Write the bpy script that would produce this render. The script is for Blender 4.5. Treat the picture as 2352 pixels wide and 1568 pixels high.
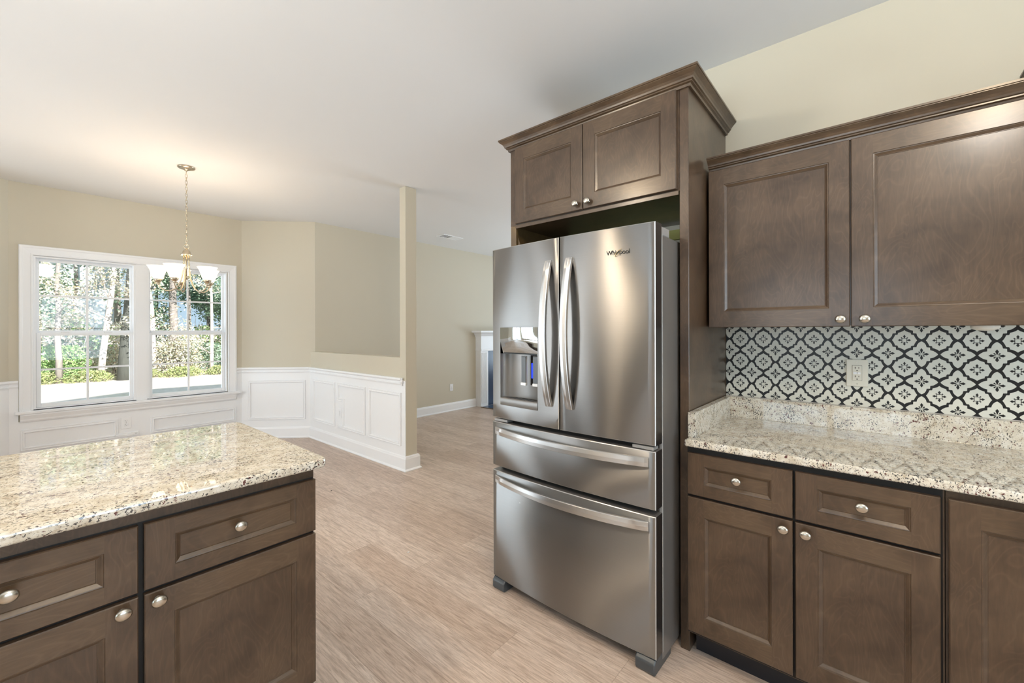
import bpy, math, random
from mathutils import Vector, Matrix
random.seed(7)
for o in list(bpy.data.objects): bpy.data.objects.remove(o)
SC = bpy.context.scene; COL = SC.collection
R = math.radians

# ---------------------------------------------------------------- camera, world, sun, big lights, exposure
YAW, ROLL, FPX, HOR, CH = R(49.403), R(-0.1435), 969.07, 760.5, 1.355
fw = Vector((math.sin(YAW), math.cos(YAW), 0)); rt = Vector((math.cos(YAW), -math.sin(YAW), 0)); up = Vector((0, 0, 1))
r_ = rt*math.cos(ROLL)+up*math.sin(ROLL); u_ = up*math.cos(ROLL)-rt*math.sin(ROLL)
cd = bpy.data.cameras.new('camera'); cam = bpy.data.objects.new('camera', cd); COL.objects.link(cam)
cd.sensor_width = 36; cd.lens = FPX*36/2352; cd.shift_y = -(784-HOR)/2352; cd.clip_start = .02; cd.clip_end = 300
cam.matrix_world = Matrix(((r_.x, u_.x, -fw.x, 0), (r_.y, u_.y, -fw.y, 0), (r_.z, u_.z, -fw.z, CH), (0, 0, 0, 1)))
SC.camera = cam
vs = SC.view_settings; vs.view_transform = 'Standard'; vs.look = 'None'; vs.gamma = 1; vs.exposure = 0.15; vs.use_curve_mapping = False

w = bpy.data.worlds.new('sky'); SC.world = w; w.use_nodes = True
bg = w.node_tree.nodes['Background']; bg.inputs[0].default_value = (.60, .82, 1, 1); bg.inputs[1].default_value = .85

def lamp(name, kind, loc, power, color=(1, 1, 1), rot=None, direction=None, **kw):
    l = bpy.data.lights.new(name, kind); l.energy = power; l.color = color
    for k, v in kw.items(): setattr(l, k, v)
    o = bpy.data.objects.new(name, l); COL.objects.link(o); o.location = loc
    if direction: o.rotation_euler = Vector(direction).to_track_quat('-Z', 'Y').to_euler()
    return o
lamp('sun', 'SUN', (0, -20, 20), 8.2, (1, .97, .92), direction=(-.12, .88, -.47), angle=R(.6))
# added fill panels at the unseen window openings built below
lamp('rear_fill', 'AREA', (.3, -2.78, 1.45), 55, (.71, .87, 1), direction=(0, 1, 0), shape='RECTANGLE', size=2.3, size_y=1.5)
lamp('kitchen_fill', 'AREA', (-3.32, .5, 1.5), 20, (.71, .87, 1), direction=(1, 0, 0), shape='RECTANGLE', size=1.8, size_y=1.2)
lamp('dining_fill', 'AREA', (-3.32, 4.6, 1.3), 76, (.90, .96, 1), direction=(1, 0, -.25), shape='RECTANGLE', size=1.5, size_y=1.7)
lamp('living_fill', 'AREA', (8.12, 2.6, 1.4), 45, (.71, .87, 1), direction=(-1, 0, 0), shape='RECTANGLE', size=3.0, size_y=1.8)
# added fill panels in place of lawn bounce, brightening ceiling and dining walls
lamp('rear_up_fill', 'AREA', (.3, -4.7, -.2), 270, (.76, .90, 1), direction=(0, .82, .57), shape='RECTANGLE', size=3.6, size_y=1.6)
lamp('left_up_fill', 'AREA', (-5.4, .5, .2), 230, (.76, .90, 1), direction=(.82, 0, .57), shape='RECTANGLE', size=3.2, size_y=1.4)
lamp('right_up_fill', 'AREA', (10.4, 2.6, 0), 380, (.76, .90, 1), direction=(-.78, -.05, .72), shape='RECTANGLE', size=4.2, size_y=1.8)
lamp('dining_door_fill', 'AREA', (-3.0, 7.3, .75), 150, (.76, .90, 1), direction=(.66, -.72, -.02), shape='RECTANGLE', size=2.6, size_y=1.8)  # added outside the patio door to light the half wall

# ---------------------------------------------------------------- materials
def srgb(r, g, b):
    f = lambda c: (c/255/12.92) if c/255 <= .04045 else ((c/255+.055)/1.055)**2.4
    return (f(r), f(g), f(b), 1)
class NT:
    def __init__(s, name):
        s.m = bpy.data.materials.new(name); s.m.use_nodes = True; s.t = s.m.node_tree
        s.b = s.t.nodes['Principled BSDF']; s.out = s.t.nodes['Material Output']
    def n(s, typ, **kw):
        x = s.t.nodes.new(typ)
        for k, v in kw.items():
            if k.startswith('_'): setattr(x, k[1:], v)
            else:
                kk = int(k[1:]) if k[0] == 'i' and k[1:].isdigit() else k.replace('_', ' ')
                x.inputs[kk].default_value = v
        return x
    def l(s, a, b): s.t.links.new(a, b)
    def set(s, **kw):
        for k, v in kw.items(): s.b.inputs[k.replace('_', ' ')].default_value = v
        return s
    def coords(s, scale=(1, 1, 1), rot=(0, 0, 0), loc=(0, 0, 0)):
        tc = s.n('ShaderNodeTexCoord'); mp = s.n('ShaderNodeMapping', Scale=scale, Rotation=rot, Location=loc)
        s.l(tc.outputs['Object'], mp.inputs[0]); return mp.outputs[0]
    def ramp(s, fac, stops):
        x = s.n('ShaderNodeValToRGB'); e = x.color_ramp.elements
        while len(e) < len(stops): e.new(.5)
        for k, (p, c) in enumerate(stops): e[k].position = p; e[k].color = c
        s.l(fac, x.inputs[0]); return x.outputs[0]
    def mix(s, fac, a, b, mode='MIX'):
        x = s.n('ShaderNodeMix', _data_type='RGBA', _blend_type=mode)
        for sock, v in ((x.inputs[0], fac), (x.inputs[6], a), (x.inputs[7], b)):
            if hasattr(v, 'links') or hasattr(v, 'is_linked'): s.l(v, sock)
            else: sock.default_value = v
        return x.outputs[2]
    def noise(s, vec, scale, detail=3, rough=.5, dist=0):
        x = s.n('ShaderNodeTexNoise', Scale=scale, Detail=detail, Roughness=rough, Distortion=dist); s.l(vec, x.inputs['Vector']); return x.outputs[0]
    def bump(s, h, strength=.1, dist=.01):
        x = s.n('ShaderNodeBump', Strength=strength, Distance=dist); s.l(h, x.inputs['Height']); s.l(x.outputs[0], s.b.inputs['Normal'])

def paint(name, c, rough=.6, bump=.04, var=.02):
    t = NT(name); v = t.coords()
    n1 = t.noise(v, 1.3, 2); c2 = tuple(x*(1-var) for x in c[:3])+(1,)
    t.l(t.mix(n1, c, c2), t.b.inputs['Base Color'])
    t.bump(t.noise(v, 220, 2), bump, .002); t.set(Roughness=rough); return t.m
M = {}
M['wall'] = paint('beige_wall_paint', srgb(205, 198, 180))
M['ceiling'] = paint('ceiling_paint', srgb(232, 231, 230), .8)
M['trim'] = paint('white_trim_paint', srgb(243, 244, 246), .32, .01, .01)
M['plate'] = paint('white_plastic', srgb(226, 222, 208), .3, 0, .01)
M['green'] = paint('green_wall_paint', srgb(128, 160, 96), .6)
M['olive'] = paint('olive_paint', srgb(176, 172, 96), .6)
def flat(name, c, rough=.5, metal=0, **kw):
    t = NT(name); v = t.coords(); n = t.noise(v, 30, 2)
    t.l(t.mix(n, c, tuple(x*.94 for x in c[:3])+(1,)), t.b.inputs['Base Color']); t.set(Roughness=rough, Metallic=metal, **kw); return t.m
M['black'] = flat('black_gap', srgb(18, 16, 15), .6)
M['dark'] = flat('dark_grey_plastic', srgb(70, 74, 78), .35)
M['slot'] = flat('dark_slot', srgb(60, 50, 42), .6)
M['screw'] = flat('screw', srgb(190, 185, 170), .3, 1)
M['blue'] = flat('navy_surround', srgb(40, 62, 92), .25)
M['soot'] = flat('soot_black', srgb(20, 17, 15), .7)
M['shingle'] = flat('roof_shingle', srgb(110, 112, 118), .9)
M['siding_x'] = flat('vinyl_siding', srgb(200, 205, 210), .7)
M['tilewhite'] = flat('tile_white', srgb(216, 216, 206), .3)
M['tileblack'] = flat('tile_black', srgb(12, 12, 14), .35)
M['nickel'] = flat('satin_nickel', srgb(205, 198, 186), .26, 1)
M['brass'] = flat('brushed_gold_nickel', srgb(198, 186, 164), .25, 1)
M['gold'] = flat('gold_swoosh', srgb(205, 180, 130), .3, .6)
M['letter'] = flat('black_letter', srgb(30, 30, 30), .3)
M['hinge'] = flat('grey_hinge_plastic', srgb(150, 148, 146), .35)
M['caulk'] = flat('caulk', srgb(190, 186, 180), .5)

def wood(name, vertical=True, c1=(97, 76, 57), c2=(64, 49, 36)):
    t = NT(name); sc = (9, 9, 1.1) if vertical else (1.1, 1.1, 9)
    v = t.coords(sc); v2 = t.coords((1, 1, 1))
    g = t.noise(v, 14, 6, .65, .6); b = t.noise(v2, 5.5, 3, .55, .5)
    base = t.mix(g, srgb(*c1), srgb(*c2))
    blot = t.ramp(b, [(.32, srgb(138, 120, 104)), (.62, (1, 1, 1, 1))])
    vf = t.coords((1.6, 1.6, .55) if vertical else (.55, .55, 1.6)); f0 = t.noise(vf, 5.5, 2, .5, .7)
    mm = t.n('ShaderNodeMath', _operation='MULTIPLY'); mm.inputs[1].default_value = 17; t.l(f0, mm.inputs[0])
    fr_ = t.n('ShaderNodeMath', _operation='FRACT'); t.l(mm.outputs[0], fr_.inputs[0])
    ln = t.ramp(fr_.outputs[0], [(0, (0, 0, 0, 1)), (.18, (.085, .085, .085, 1)), (.4, (0, 0, 0, 1))])
    base = t.mix(ln, base, srgb(150, 124, 98))
    t.l(t.mix(.6, base, blot, 'MULTIPLY'), t.b.inputs['Base Color'])
    t.set(Roughness=.34, Coat_Weight=.35, Coat_Roughness=.18); t.bump(g, .05, .002); return t.m
M['wood'] = wood('stained_maple_vertical'); M['woodh'] = wood('stained_maple_horizontal', False, (102, 81, 60), (69, 54, 40))
M['rawwood'] = wood('unfinished_side', True, (120, 96, 62), (92, 72, 44))
M['toe'] = flat('toe_kick_black', srgb(24, 26, 34), .5)

def granite():
    t = NT('speckled_granite'); v = t.coords((1, 1, 1)); vs_ = t.coords((1, 1.5, 1.2), (0, 0, R(25)))
    base = t.ramp(t.noise(v, 26, 4, .6), [(.3, srgb(194, 184, 166)), (.5, srgb(216, 209, 194)), (.7, srgb(226, 223, 215))])
    cloud = t.noise(vs_, 9, 4, .6)
    # grey-black grains, clustered
    s1 = t.noise(vs_, 150, 3, .6, .4); s1b = t.n('ShaderNodeMath', _operation='MULTIPLY_ADD'); t.l(cloud, s1b.inputs[0]); s1b.inputs[1].default_value = .34; t.l(s1, s1b.inputs[2])
    m1 = t.ramp(s1b.outputs[0], [(.745, (0, 0, 0, 1)), (.79, (1, 1, 1, 1))])
    v3 = t.coords((1, 1, 1), (0, 0, 0), (3.1, 5.2, 1.7)); s2 = t.noise(v3, 95, 3, .6, .3); c2 = t.noise(v3, 11, 2)
    s2b = t.n('ShaderNodeMath', _operation='MULTIPLY_ADD'); t.l(c2, s2b.inputs[0]); s2b.inputs[1].default_value = .3; t.l(s2, s2b.inputs[2])
    m2 = t.ramp(s2b.outputs[0], [(.785, (0, 0, 0, 1)), (.815, (1, 1, 1, 1))])
    v4 = t.coords((1, 1, 1), (0, 0, 0), (9, 2, 4)); m3 = t.ramp(t.noise(v4, 60, 5, .7), [(.54, (0, 0, 0, 1)), (.66, (1, 1, 1, 1))])
    c = t.mix(m3, base, srgb(182, 168, 147)); c = t.mix(m1, c, srgb(58, 55, 56)); c = t.mix(m2, c, srgb(92, 48, 46))
    t.l(c, t.b.inputs['Base Color']); t.set(Roughness=.02, IOR=1.8); return t.m
M['granite'] = granite()

def floor_mat():
    t = NT('oak_plank_floor'); tc = t.n('ShaderNodeTexCoord'); sep = t.n('ShaderNodeSeparateXYZ'); cmb = t.n('ShaderNodeCombineXYZ')
    t.l(tc.outputs['Object'], sep.inputs[0]); t.l(sep.outputs[1], cmb.inputs[0]); t.l(sep.outputs[0], cmb.inputs[1])
    br = t.n('ShaderNodeTexBrick', Color1=(0, 0, 0, 1), Color2=(1, 1, 1, 1), Mortar=(.5, .5, .5, 1), Scale=1, Mortar_Size=.0011, Mortar_Smooth=.1, Bias=0, Brick_Width=1.22, Row_Height=.182)
    br.offset = .37; br.offset_frequency = 2; t.l(cmb.outputs[0], br.inputs['Vector'])
    # every plank gets its own slice of the grain
    add = t.n('ShaderNodeVectorMath', _operation='MULTIPLY_ADD'); t.l(br.outputs['Color'], add.inputs[0]); add.inputs[1].default_value = (7, 3, 11)
    mp = t.n('ShaderNodeMapping', Scale=(13, .9, 1)); t.l(tc.outputs['Object'], mp.inputs[0]); t.l(mp.outputs[0], add.inputs[2])
    g = t.noise(add.outputs[0], 2.2, 7, .62, 1.1); g2 = t.noise(add.outputs[0], 12, 5, .7, .4)
    c = t.ramp(g, [(.30, srgb(186, 170, 157)), (.47, srgb(217, 201, 188)), (.60, srgb(226, 212, 200)), (.76, srgb(203, 185, 170))])
    c = t.mix(t.ramp(g2, [(.42, (0, 0, 0, 1)), (.72, (1, 1, 1, 1))]), c, srgb(166, 147, 132))
    tone = t.mix(br.outputs['Color'], srgb(255, 250, 246), srgb(226, 214, 204)); c = t.mix(.8, c, tone, 'MULTIPLY')
    mf = t.n('ShaderNodeMath', _operation='MULTIPLY'); t.l(br.outputs['Fac'], mf.inputs[0]); mf.inputs[1].default_value = .45
    c = t.mix(mf.outputs[0], c, srgb(110, 88, 74))
    t.l(c, t.b.inputs['Base Color']); t.set(Roughness=.38); t.bump(g2, .06, .002); return t.m
M['floor'] = floor_mat()

def steel(name, c=(156, 154, 152), rough=.35, aniso=1.0, rot=.25):
    t = NT(name); v = t.coords((1.2, 1.2, 260)); n = t.noise(v, 4, 3, .6)
    t.l(t.mix(n, srgb(*c), srgb(*[x*.95 for x in c])), t.b.inputs['Base Color'])
    tg = t.n('ShaderNodeTangent', _direction_type='RADIAL', _axis='Z'); t.l(tg.outputs[0], t.b.inputs['Tangent'])
    t.set(Metallic=1, Roughness=rough, Anisotropic=aniso, Anisotropic_Rotation=rot); return t.m
M['steel'] = steel('brushed_steel'); M['steelh'] = steel('handle_steel', (210, 209, 208), .36, .8)
M['case'] = flat('grey_case_paint', srgb(122, 118, 115), .3, .3)
M['gasket'] = flat('dark_door_side', srgb(44, 40, 38), .2)
M['chrome'] = flat('mirror_chrome', srgb(190, 195, 198), .04, 1)
M['disp'] = flat('dispenser_grey', srgb(128, 125, 122), .35, .5)

def emis(name, c, s):
    t = NT(name); t.set(Base_Color=c, Emission_Color=c, Emission_Strength=s, Roughness=.3); return t.m
M['shade'] = emis('lit_frosted_glass', srgb(255, 236, 205), 2.0)
M['dome'] = emis('lit_ceiling_dome', srgb(255, 222, 170), 60)
M['led'] = emis('blue_led', (.01, .03, 1, 1), 3)
M['puck'] = flat('puck_white', srgb(225, 220, 210), .35)
def glass():
    t = NT('window_glass'); tr = t.n('ShaderNodeBsdfTransparent'); gl = t.n('ShaderNodeBsdfGlossy', Roughness=.0); mx = t.n('ShaderNodeMixShader'); mx.inputs[0].default_value = .03
    t.l(tr.outputs[0], mx.inputs[1]); t.l(gl.outputs[0], mx.inputs[2]); t.l(mx.outputs[0], t.out.inputs[0]); return t.m
M['glass'] = glass()
def leaf(name, cols):
    t = NT(name); v = t.coords(); n = t.noise(v, 2.6, 2)
    g = t.n('ShaderNodeNewGeometry')
    c = t.ramp(g.outputs['Random Per Island'], [(k/(len(cols)-1), srgb(*x)) for k, x in enumerate(cols)])
    t.l(c, t.b.inputs['Base Color']); t.set(Roughness=.55); t.b.inputs['Transmission Weight'].default_value = 0
    t.m.use_backface_culling = False; return t.m
M['leaf_green'] = leaf('green_leaves', [(90, 135, 76), (145, 185, 112), (195, 218, 150), (112, 152, 98)])
M['leaf_pine'] = leaf('pine_needles', [(120, 155, 128), (185, 208, 182), (145, 172, 148)])
M['leaf_pale'] = leaf('sparse_autumn_leaves', [(228, 222, 214), (205, 192, 160), (190, 206, 176), (240, 232, 228), (190, 170, 120)])
M['leaf_dark'] = leaf('dark_evergreen_leaves', [(90, 120, 96), (130, 160, 130), (165, 188, 160)])
M['leaf_lime'] = leaf('lime_ground_leaves', [(160, 172, 110), (190, 192, 140), (130, 155, 100)])
def bark(name, a, b):
    t = NT(name); n = t.noise(t.coords((6, 6, 1)), 4, 5, .7); t.l(t.mix(n, srgb(*a), srgb(*b)), t.b.inputs['Base Color']); t.set(Roughness=.9); return t.m
M['bark'] = bark('grey_bark', (190, 180, 172), (110, 104, 100)); M['barkw'] = bark('pale_bark', (236, 228, 224), (190, 178, 172)); M['barkd'] = bark('dark_bark', (110, 112, 104), (58, 62, 60))
def lawn_mat():
    t = NT('dry_winter_lawn'); v = t.coords(); n = t.noise(v, 7, 6, .7); n2 = t.noise(v, .35, 3)
    c = t.ramp(n, [(.3, srgb(214, 200, 184)), (.55, srgb(232, 220, 208)), (.8, srgb(240, 232, 222))])
    t.l(t.mix(t.ramp(n2, [(.55, (0, 0, 0, 1)), (.8, (.35, .35, .35, 1))]), c, srgb(190, 190, 130)), t.b.inputs['Base Color']); t.set(Roughness=1); t.bump(n, .4, .05); return t.m
M['lawn'] = lawn_mat()
def siding():
    t = NT('lap_siding'); v = t.coords((0, 0, 1)); w_ = t.n('ShaderNodeTexWave', _wave_type='BANDS', _bands_direction='Z', _wave_profile='SAW', Scale=1.25); t.l(v, w_.inputs['Vector'])
    t.l(t.mix(w_.outputs[0], srgb(196, 208, 216), srgb(232, 238, 240)), t.b.inputs['Base Color']); t.bump(w_.outputs[0], .6, .03); t.set(Roughness=.7); return t.m
M['siding'] = siding()

# ---------------------------------------------------------------- mesh helpers
class MB:
    def __init__(s): s.v = []; s.f = []; s.mi = []; s.sm = []; s.mats = []
    def face(s, pts, mat=None, smooth=False):
        b = len(s.v); s.v += [tuple(p) for p in pts]; s.f.append(list(range(b, b+len(pts)))); s._m(mat, smooth)
    def _m(s, mat, smooth=False):
        if mat is not None and mat not in s.mats: s.mats.append(mat)
        s.mi.append(s.mats.index(mat) if mat is not None else 0); s.sm.append(smooth)
    def grid(s, rows, mat=None, smooth=True, closed_u=False, closed_v=False):
        b = len(s.v); n = len(rows); m = len(rows[0])
        for r in rows: s.v += [tuple(p) for p in r]
        for i in range(n if closed_v else n-1):
            for j in range(m if closed_u else m-1):
                i2 = (i+1) % n; j2 = (j+1) % m
                s.f.append([b+i*m+j, b+i*m+j2, b+i2*m+j2, b+i2*m+j]); s._m(mat, smooth)
    def box(s, x0, x1, y0, y1, z0, z1, mat=None, be=0.0):
        x0, x1 = sorted((x0, x1)); y0, y1 = sorted((y0, y1)); z0, z1 = sorted((z0, z1))
        if be <= 0:
            P = [(x, y, z) for z in (z0, z1) for y in (y0, y1) for x in (x0, x1)]; b = len(s.v); s.v += P
            for q in ((0, 2, 3, 1), (4, 5, 7, 6), (0, 1, 5, 4), (2, 6, 7, 3), (0, 4, 6, 2), (1, 3, 7, 5)): s.f.append([b+i for i in q]); s._m(mat)
            return
        # chamfered box: 24 verts
        e = min(be, (x1-x0)/2.01, (y1-y0)/2.01, (z1-z0)/2.01); b = len(s.v); idx = {}
        for sx in (0, 1):
            for sy in (0, 1):
                for sz in (0, 1):
                    X = (x0, x1)[sx]; Y = (y0, y1)[sy]; Z = (z0, z1)[sz]; dx = e*(1-2*sx); dy = e*(1-2*sy); dz = e*(1-2*sz)
                    for k, p in enumerate(((X, Y+dy, Z+dz), (X+dx, Y, Z+dz), (X+dx, Y+dy, Z))): idx[(sx, sy, sz, k)] = len(s.v); s.v.append(p)
        def F(*ks): s.f.append([idx[k] for k in ks]); s._m(mat)
        for k in (0, 1):
            F((k, 0, 0, 0), (k, 1, 0, 0), (k, 1, 1, 0), (k, 0, 1, 0)); F((0, k, 0, 1), (1, k, 0, 1), (1, k, 1, 1), (0, k, 1, 1)); F((0, 0, k, 2), (1, 0, k, 2), (1, 1, k, 2), (0, 1, k, 2))
        for a in (0, 1):
            for c in (0, 1):
                F((a, c, 0, 0), (a, c, 1, 0), (a, c, 1, 1), (a, c, 0, 1)); F((a, 0, c, 0), (a, 1, c, 0), (a, 1, c, 2), (a, 0, c, 2)); F((0, a, c, 1), (1, a, c, 1), (1, a, c, 2), (0, a, c, 2))
                for d in (0, 1): F((a, c, d, 0), (a, c, d, 1), (a, c, d, 2)) if False else None
        for a in (0, 1):
            for c in (0, 1):
                for d in (0, 1): F((a, c, d, 0), (a, c, d, 1), (a, c, d, 2))
    def prism(s, poly, z0, z1, mat=None, mp=lambda a, b, c: (a, b, c)):
        n = len(poly); b = len(s.v)
        s.v += [mp(x, y, z0) for x, y in poly]+[mp(x, y, z1) for x, y in poly]
        s.f.append([b+i for i in range(n)][::-1]); s._m(mat); s.f.append([b+n+i for i in range(n)]); s._m(mat)
        for i in range(n): j = (i+1) % n; s.f.append([b+i, b+j, b+n+j, b+n+i]); s._m(mat)
    def lathe(s, prof, c=(0, 0, 0), seg=24, mat=None, mp=lambda a, b, c: (a, b, c), smooth=True, sx=1.0, sy=1.0):
        rows = [[mp(c[0]+r*sx*math.cos(2*math.pi*k/seg), c[1]+r*sy*math.sin(2*math.pi*k/seg), c[2]+z) for k in range(seg)] for r, z in prof]
        s.grid(rows, mat, smooth, closed_u=True)
    def tube(s, pts, r, seg=8, mat=None, cap=True, closed=False):
        pts = [Vector(p) for p in pts]; n = len(pts); rad = r if isinstance(r, (list, tuple)) else [r]*n; rows = []; ref = None
        for i, p in enumerate(pts):
            if closed: d = pts[(i+1) % n]-pts[i-1]
            else: d = pts[min(i+1, n-1)]-pts[max(i-1, 0)]
            d.normalize()
            if ref is None: ref = Vector((0, 0, 1)) if abs(d.z) < .9 else Vector((1, 0, 0))
            a = d.cross(ref).normalized(); ref = a.cross(d).normalized()
            rows.append([p+(a*math.cos(2*math.pi*k/seg)+ref*math.sin(2*math.pi*k/seg))*rad[i] for k in range(seg)])
        s.grid(rows, mat, True, closed_u=True, closed_v=closed)
        if cap and not closed: s.face(rows[0], mat); s.face(rows[-1], mat)
    def sweep(s, path, prof, closed=False, mat=None, mp=lambda a, b, c: (a, b, c), caps=True, smooth=False):
        """path: 2D points; prof: (offset to the RIGHT of travel, height)."""
        P = [Vector(p) for p in path]; n = len(P); rows = []
        for i in range(n):
            d0 = (P[i]-P[i-1]) if (closed or i > 0) else None; d1 = (P[(i+1) % n]-P[i]) if (closed or i < n-1) else None
            if d0 is None: d0 = d1
            if d1 is None: d1 = d0
            d0 = d0.normalized(); d1 = d1.normalized(); n0 = Vector((d0.y, -d0.x)); n1 = Vector((d1.y, -d1.x)); m = (n0+n1); m = m/max(.2, m.dot(n0))
            rows.append([mp(P[i].x+m.x*o, P[i].y+m.y*o, h) for o, h in prof])
        s.grid(rows, mat, smooth, closed_v=closed)
        if caps and not closed: s.face(rows[0], mat); s.face(rows[-1][::-1], mat)
    def build(s, name, mat=None, parent=None, bevel=0, subd=0):
        me = bpy.data.meshes.new(name); me.from_pydata(s.v, [], s.f); mats = s.mats if s.mats else [mat]
        if mat is not None and None not in s.mats and s.mats and mat not in s.mats: mats = s.mats
        for m in mats: me.materials.append(m if m is not None else mat)
        me.polygons.foreach_set('material_index', s.mi); me.polygons.foreach_set('use_smooth', s.sm)
        import bmesh
        bm = bmesh.new(); bm.from_mesh(me); bmesh.ops.remove_doubles(bm, verts=bm.verts, dist=1e-5) if len(s.v) < 60000 else None
        if len(s.v) < 60000: bmesh.ops.recalc_face_normals(bm, faces=bm.faces)
        bm.to_mesh(me); bm.free(); me.update()
        o = bpy.data.objects.new(name, me); COL.objects.link(o)
        if parent: o.parent = parent
        if bevel:
            md = o.modifiers.new('bevel', 'BEVEL'); md.width = bevel; md.segments = 3; md.limit_method = 'ANGLE'; md.angle_limit = R(35)
        if subd: md = o.modifiers.new('sub', 'SUBSURF'); md.levels = subd; md.render_levels = subd
        return o
def tag(o, label=None, cat=None, group=None, kind=None):
    if label: o['label'] = label
    if cat: o['category'] = cat
    if group: o['group'] = group
    if kind: o['kind'] = kind
    return o
def empty(name, label, cat, loc=(0, 0, 0), rz=0, group=None):
    o = bpy.data.objects.new(name, None); COL.objects.link(o); o.location = loc; o.rotation_euler = (0, 0, rz); o.empty_display_size = .1
    return tag(o, label, cat, group)
def struct(name, mb, mat, label=None, parent=None, **kw):
    o = mb.build(name, mat, parent, **kw)
    if not parent: tag(o, label, None, None, 'structure'); 
    return o
def sbox(name, x0, x1, y0, y1, z0, z1, mat, label):
    m = MB(); m.box(x0, x1, y0, y1, z0, z1); o = m.build(name, mat); return tag(o, label, 'structure', None, 'structure')

# ---------------------------------------------------------------- the room
CZ = 2.77; XW = 2.43                       # ceiling height, kitchen wall
YW = 6.11; XB0, XB1 = -.069, 1.84           # window wall of the bay
HX0, HX1, HY0, HY1 = 2.44, 2.57, 3.45, 5.51 # half wall
YL = 5.47                                  # far wall of the living room
XL, XR, YR = -3.2, 8.0, -2.65
mb = MB(); mb.prism([(XL-.1, YR-.1), (XR+.1, YR-.1), (XR+.1, YL+.1), (2.62, YL+.1), (1.95, YW+.1), (-.12, YW+.1), (-.75, YL+.16), (XL-.1, YL+.16)], -.12, 0)
tag(mb.build('floor', M['floor']), 'pale oak-look plank floor', 'floor', None, 'structure')
mb = MB(); mb.box(XL-.15, XR+.15, YR-.15, YW+.15, CZ, CZ+.15); tag(mb.build('ceiling', M['ceiling']), 'flat off-white ceiling', 'ceiling', None, 'structure')
sbox('wall_kitchen', XW, XW+.12, -2.65, 1.60, 0, CZ, M['wall'], 'beige wall behind the kitchen cabinets')
sbox('wall_living', HX0+.04, XR, YL, YL+.12, 0, CZ, M['wall'], 'beige far wall of the living room')
sbox('wall_alcove', XW-.004, XW-.0005, .632, 1.56, 0, 1.85, M['green'], 'old green paint on the wall behind the refrigerator')
sbox('trim_20', XW-.022, XW-.0005, .632, 1.56, 1.87, 1.925, M['olive'], 'olive cleat on the wall above the refrigerator')
# window wall with opening
WX0, WX1, WZ0, WZ1 = 0.0842, 1.683, 0.6174, 2.0926
mb = MB(); mb.box(XB0-.1, WX0, YW, YW+.14, 0, CZ); mb.box(WX1, XB1+.1, YW, YW+.14, 0, CZ); mb.box(WX0, WX1, YW, YW+.14, 0, WZ0); mb.box(WX0, WX1, YW, YW+.14, WZ1, CZ)
tag(mb.build('wall_window', M['wall']), 'beige bay wall around the double window', 'wall', None, 'structure')
mb = MB(); mb.prism([(XB1, YW), (HX0+.04, YL), (HX0+.14, YL+.1), (XB1+.06, YW+.14)], 0, CZ); tag(mb.build('wall_bay_right', M['wall']), 'angled beige wall right of the window', 'wall', None, 'structure')
mb = MB(); mb.prism([(XB0, YW), (XB0-.03, YW+.14), (-.85, YL+.14), (XB0-.61, HY1)], 0, CZ); tag(mb.build('wall_bay_left', M['wall']), 'angled beige wall left of the window', 'wall', None, 'structure')
mb = MB(); mb.box(XL-.1, -3.0, HY1, HY1+.12, 0, CZ); mb.box(-1.35, XB0-.60, HY1, HY1+.12, 0, CZ); mb.box(-3.0, -1.35, HY1, HY1+.12, 2.1, CZ)
tag(mb.build('wall_dining', M['wall']), 'beige wall left of the bay', 'wall', None, 'structure')
# left wall with openings for the added kitchen and dining windows
mb = MB(); X0, X1 = XL-.1, XL
for a, b, c, d in ((YR, -.45, 0, CZ), (-.45, 1.45, 0, .85), (-.45, 1.45, 2.15, CZ), (1.45, 3.8, 0, CZ), (3.8, 5.4, 0, .4), (3.8, 5.4, 2.2, CZ), (5.4, 5.66, 0, CZ)): mb.box(X0, X1, a, b, c, d)
tag(mb.build('wall_left', M['wall']), 'left wall', 'wall', None, 'structure')
mb = MB()
for a, b, c, d in ((XL, -.9, 0, CZ), (-.9, 1.5, 0, .65), (-.9, 1.5, 2.25, CZ), (1.5, XR, 0, CZ)): mb.box(a, b, YR-.1, YR, c, d)
tag(mb.build('wall_rear', M['wall']), 'rear wall behind the viewer', 'wall', None, 'structure')
mb = MB()
for a, b, c, d in ((YR, 1.0, 0, CZ), (1.0, 4.2, 0, .4), (1.0, 4.2, 2.4, CZ), (4.2, YL, 0, CZ)): mb.box(XR, XR+.1, a, b, c, d)
tag(mb.build('wall_right', M['wall']), 'right wall of the living room', 'wall', None, 'structure')
# half wall with its end column: L-shaped profile in (Y,Z)
mb = MB(); mb.prism([(HY0, 0), (HY1+.02, 0), (HY1+.02, 1.10), (HY0+.10, 1.10), (HY0+.10, CZ), (HY0, CZ)], HX0, HX1, None, lambda a, b, c: (c, a, b))
tag(mb.build('wall_half', M['wall'], bevel=.004), 'half-height wall ending in a square column', 'wall', None, 'structure')

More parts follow.
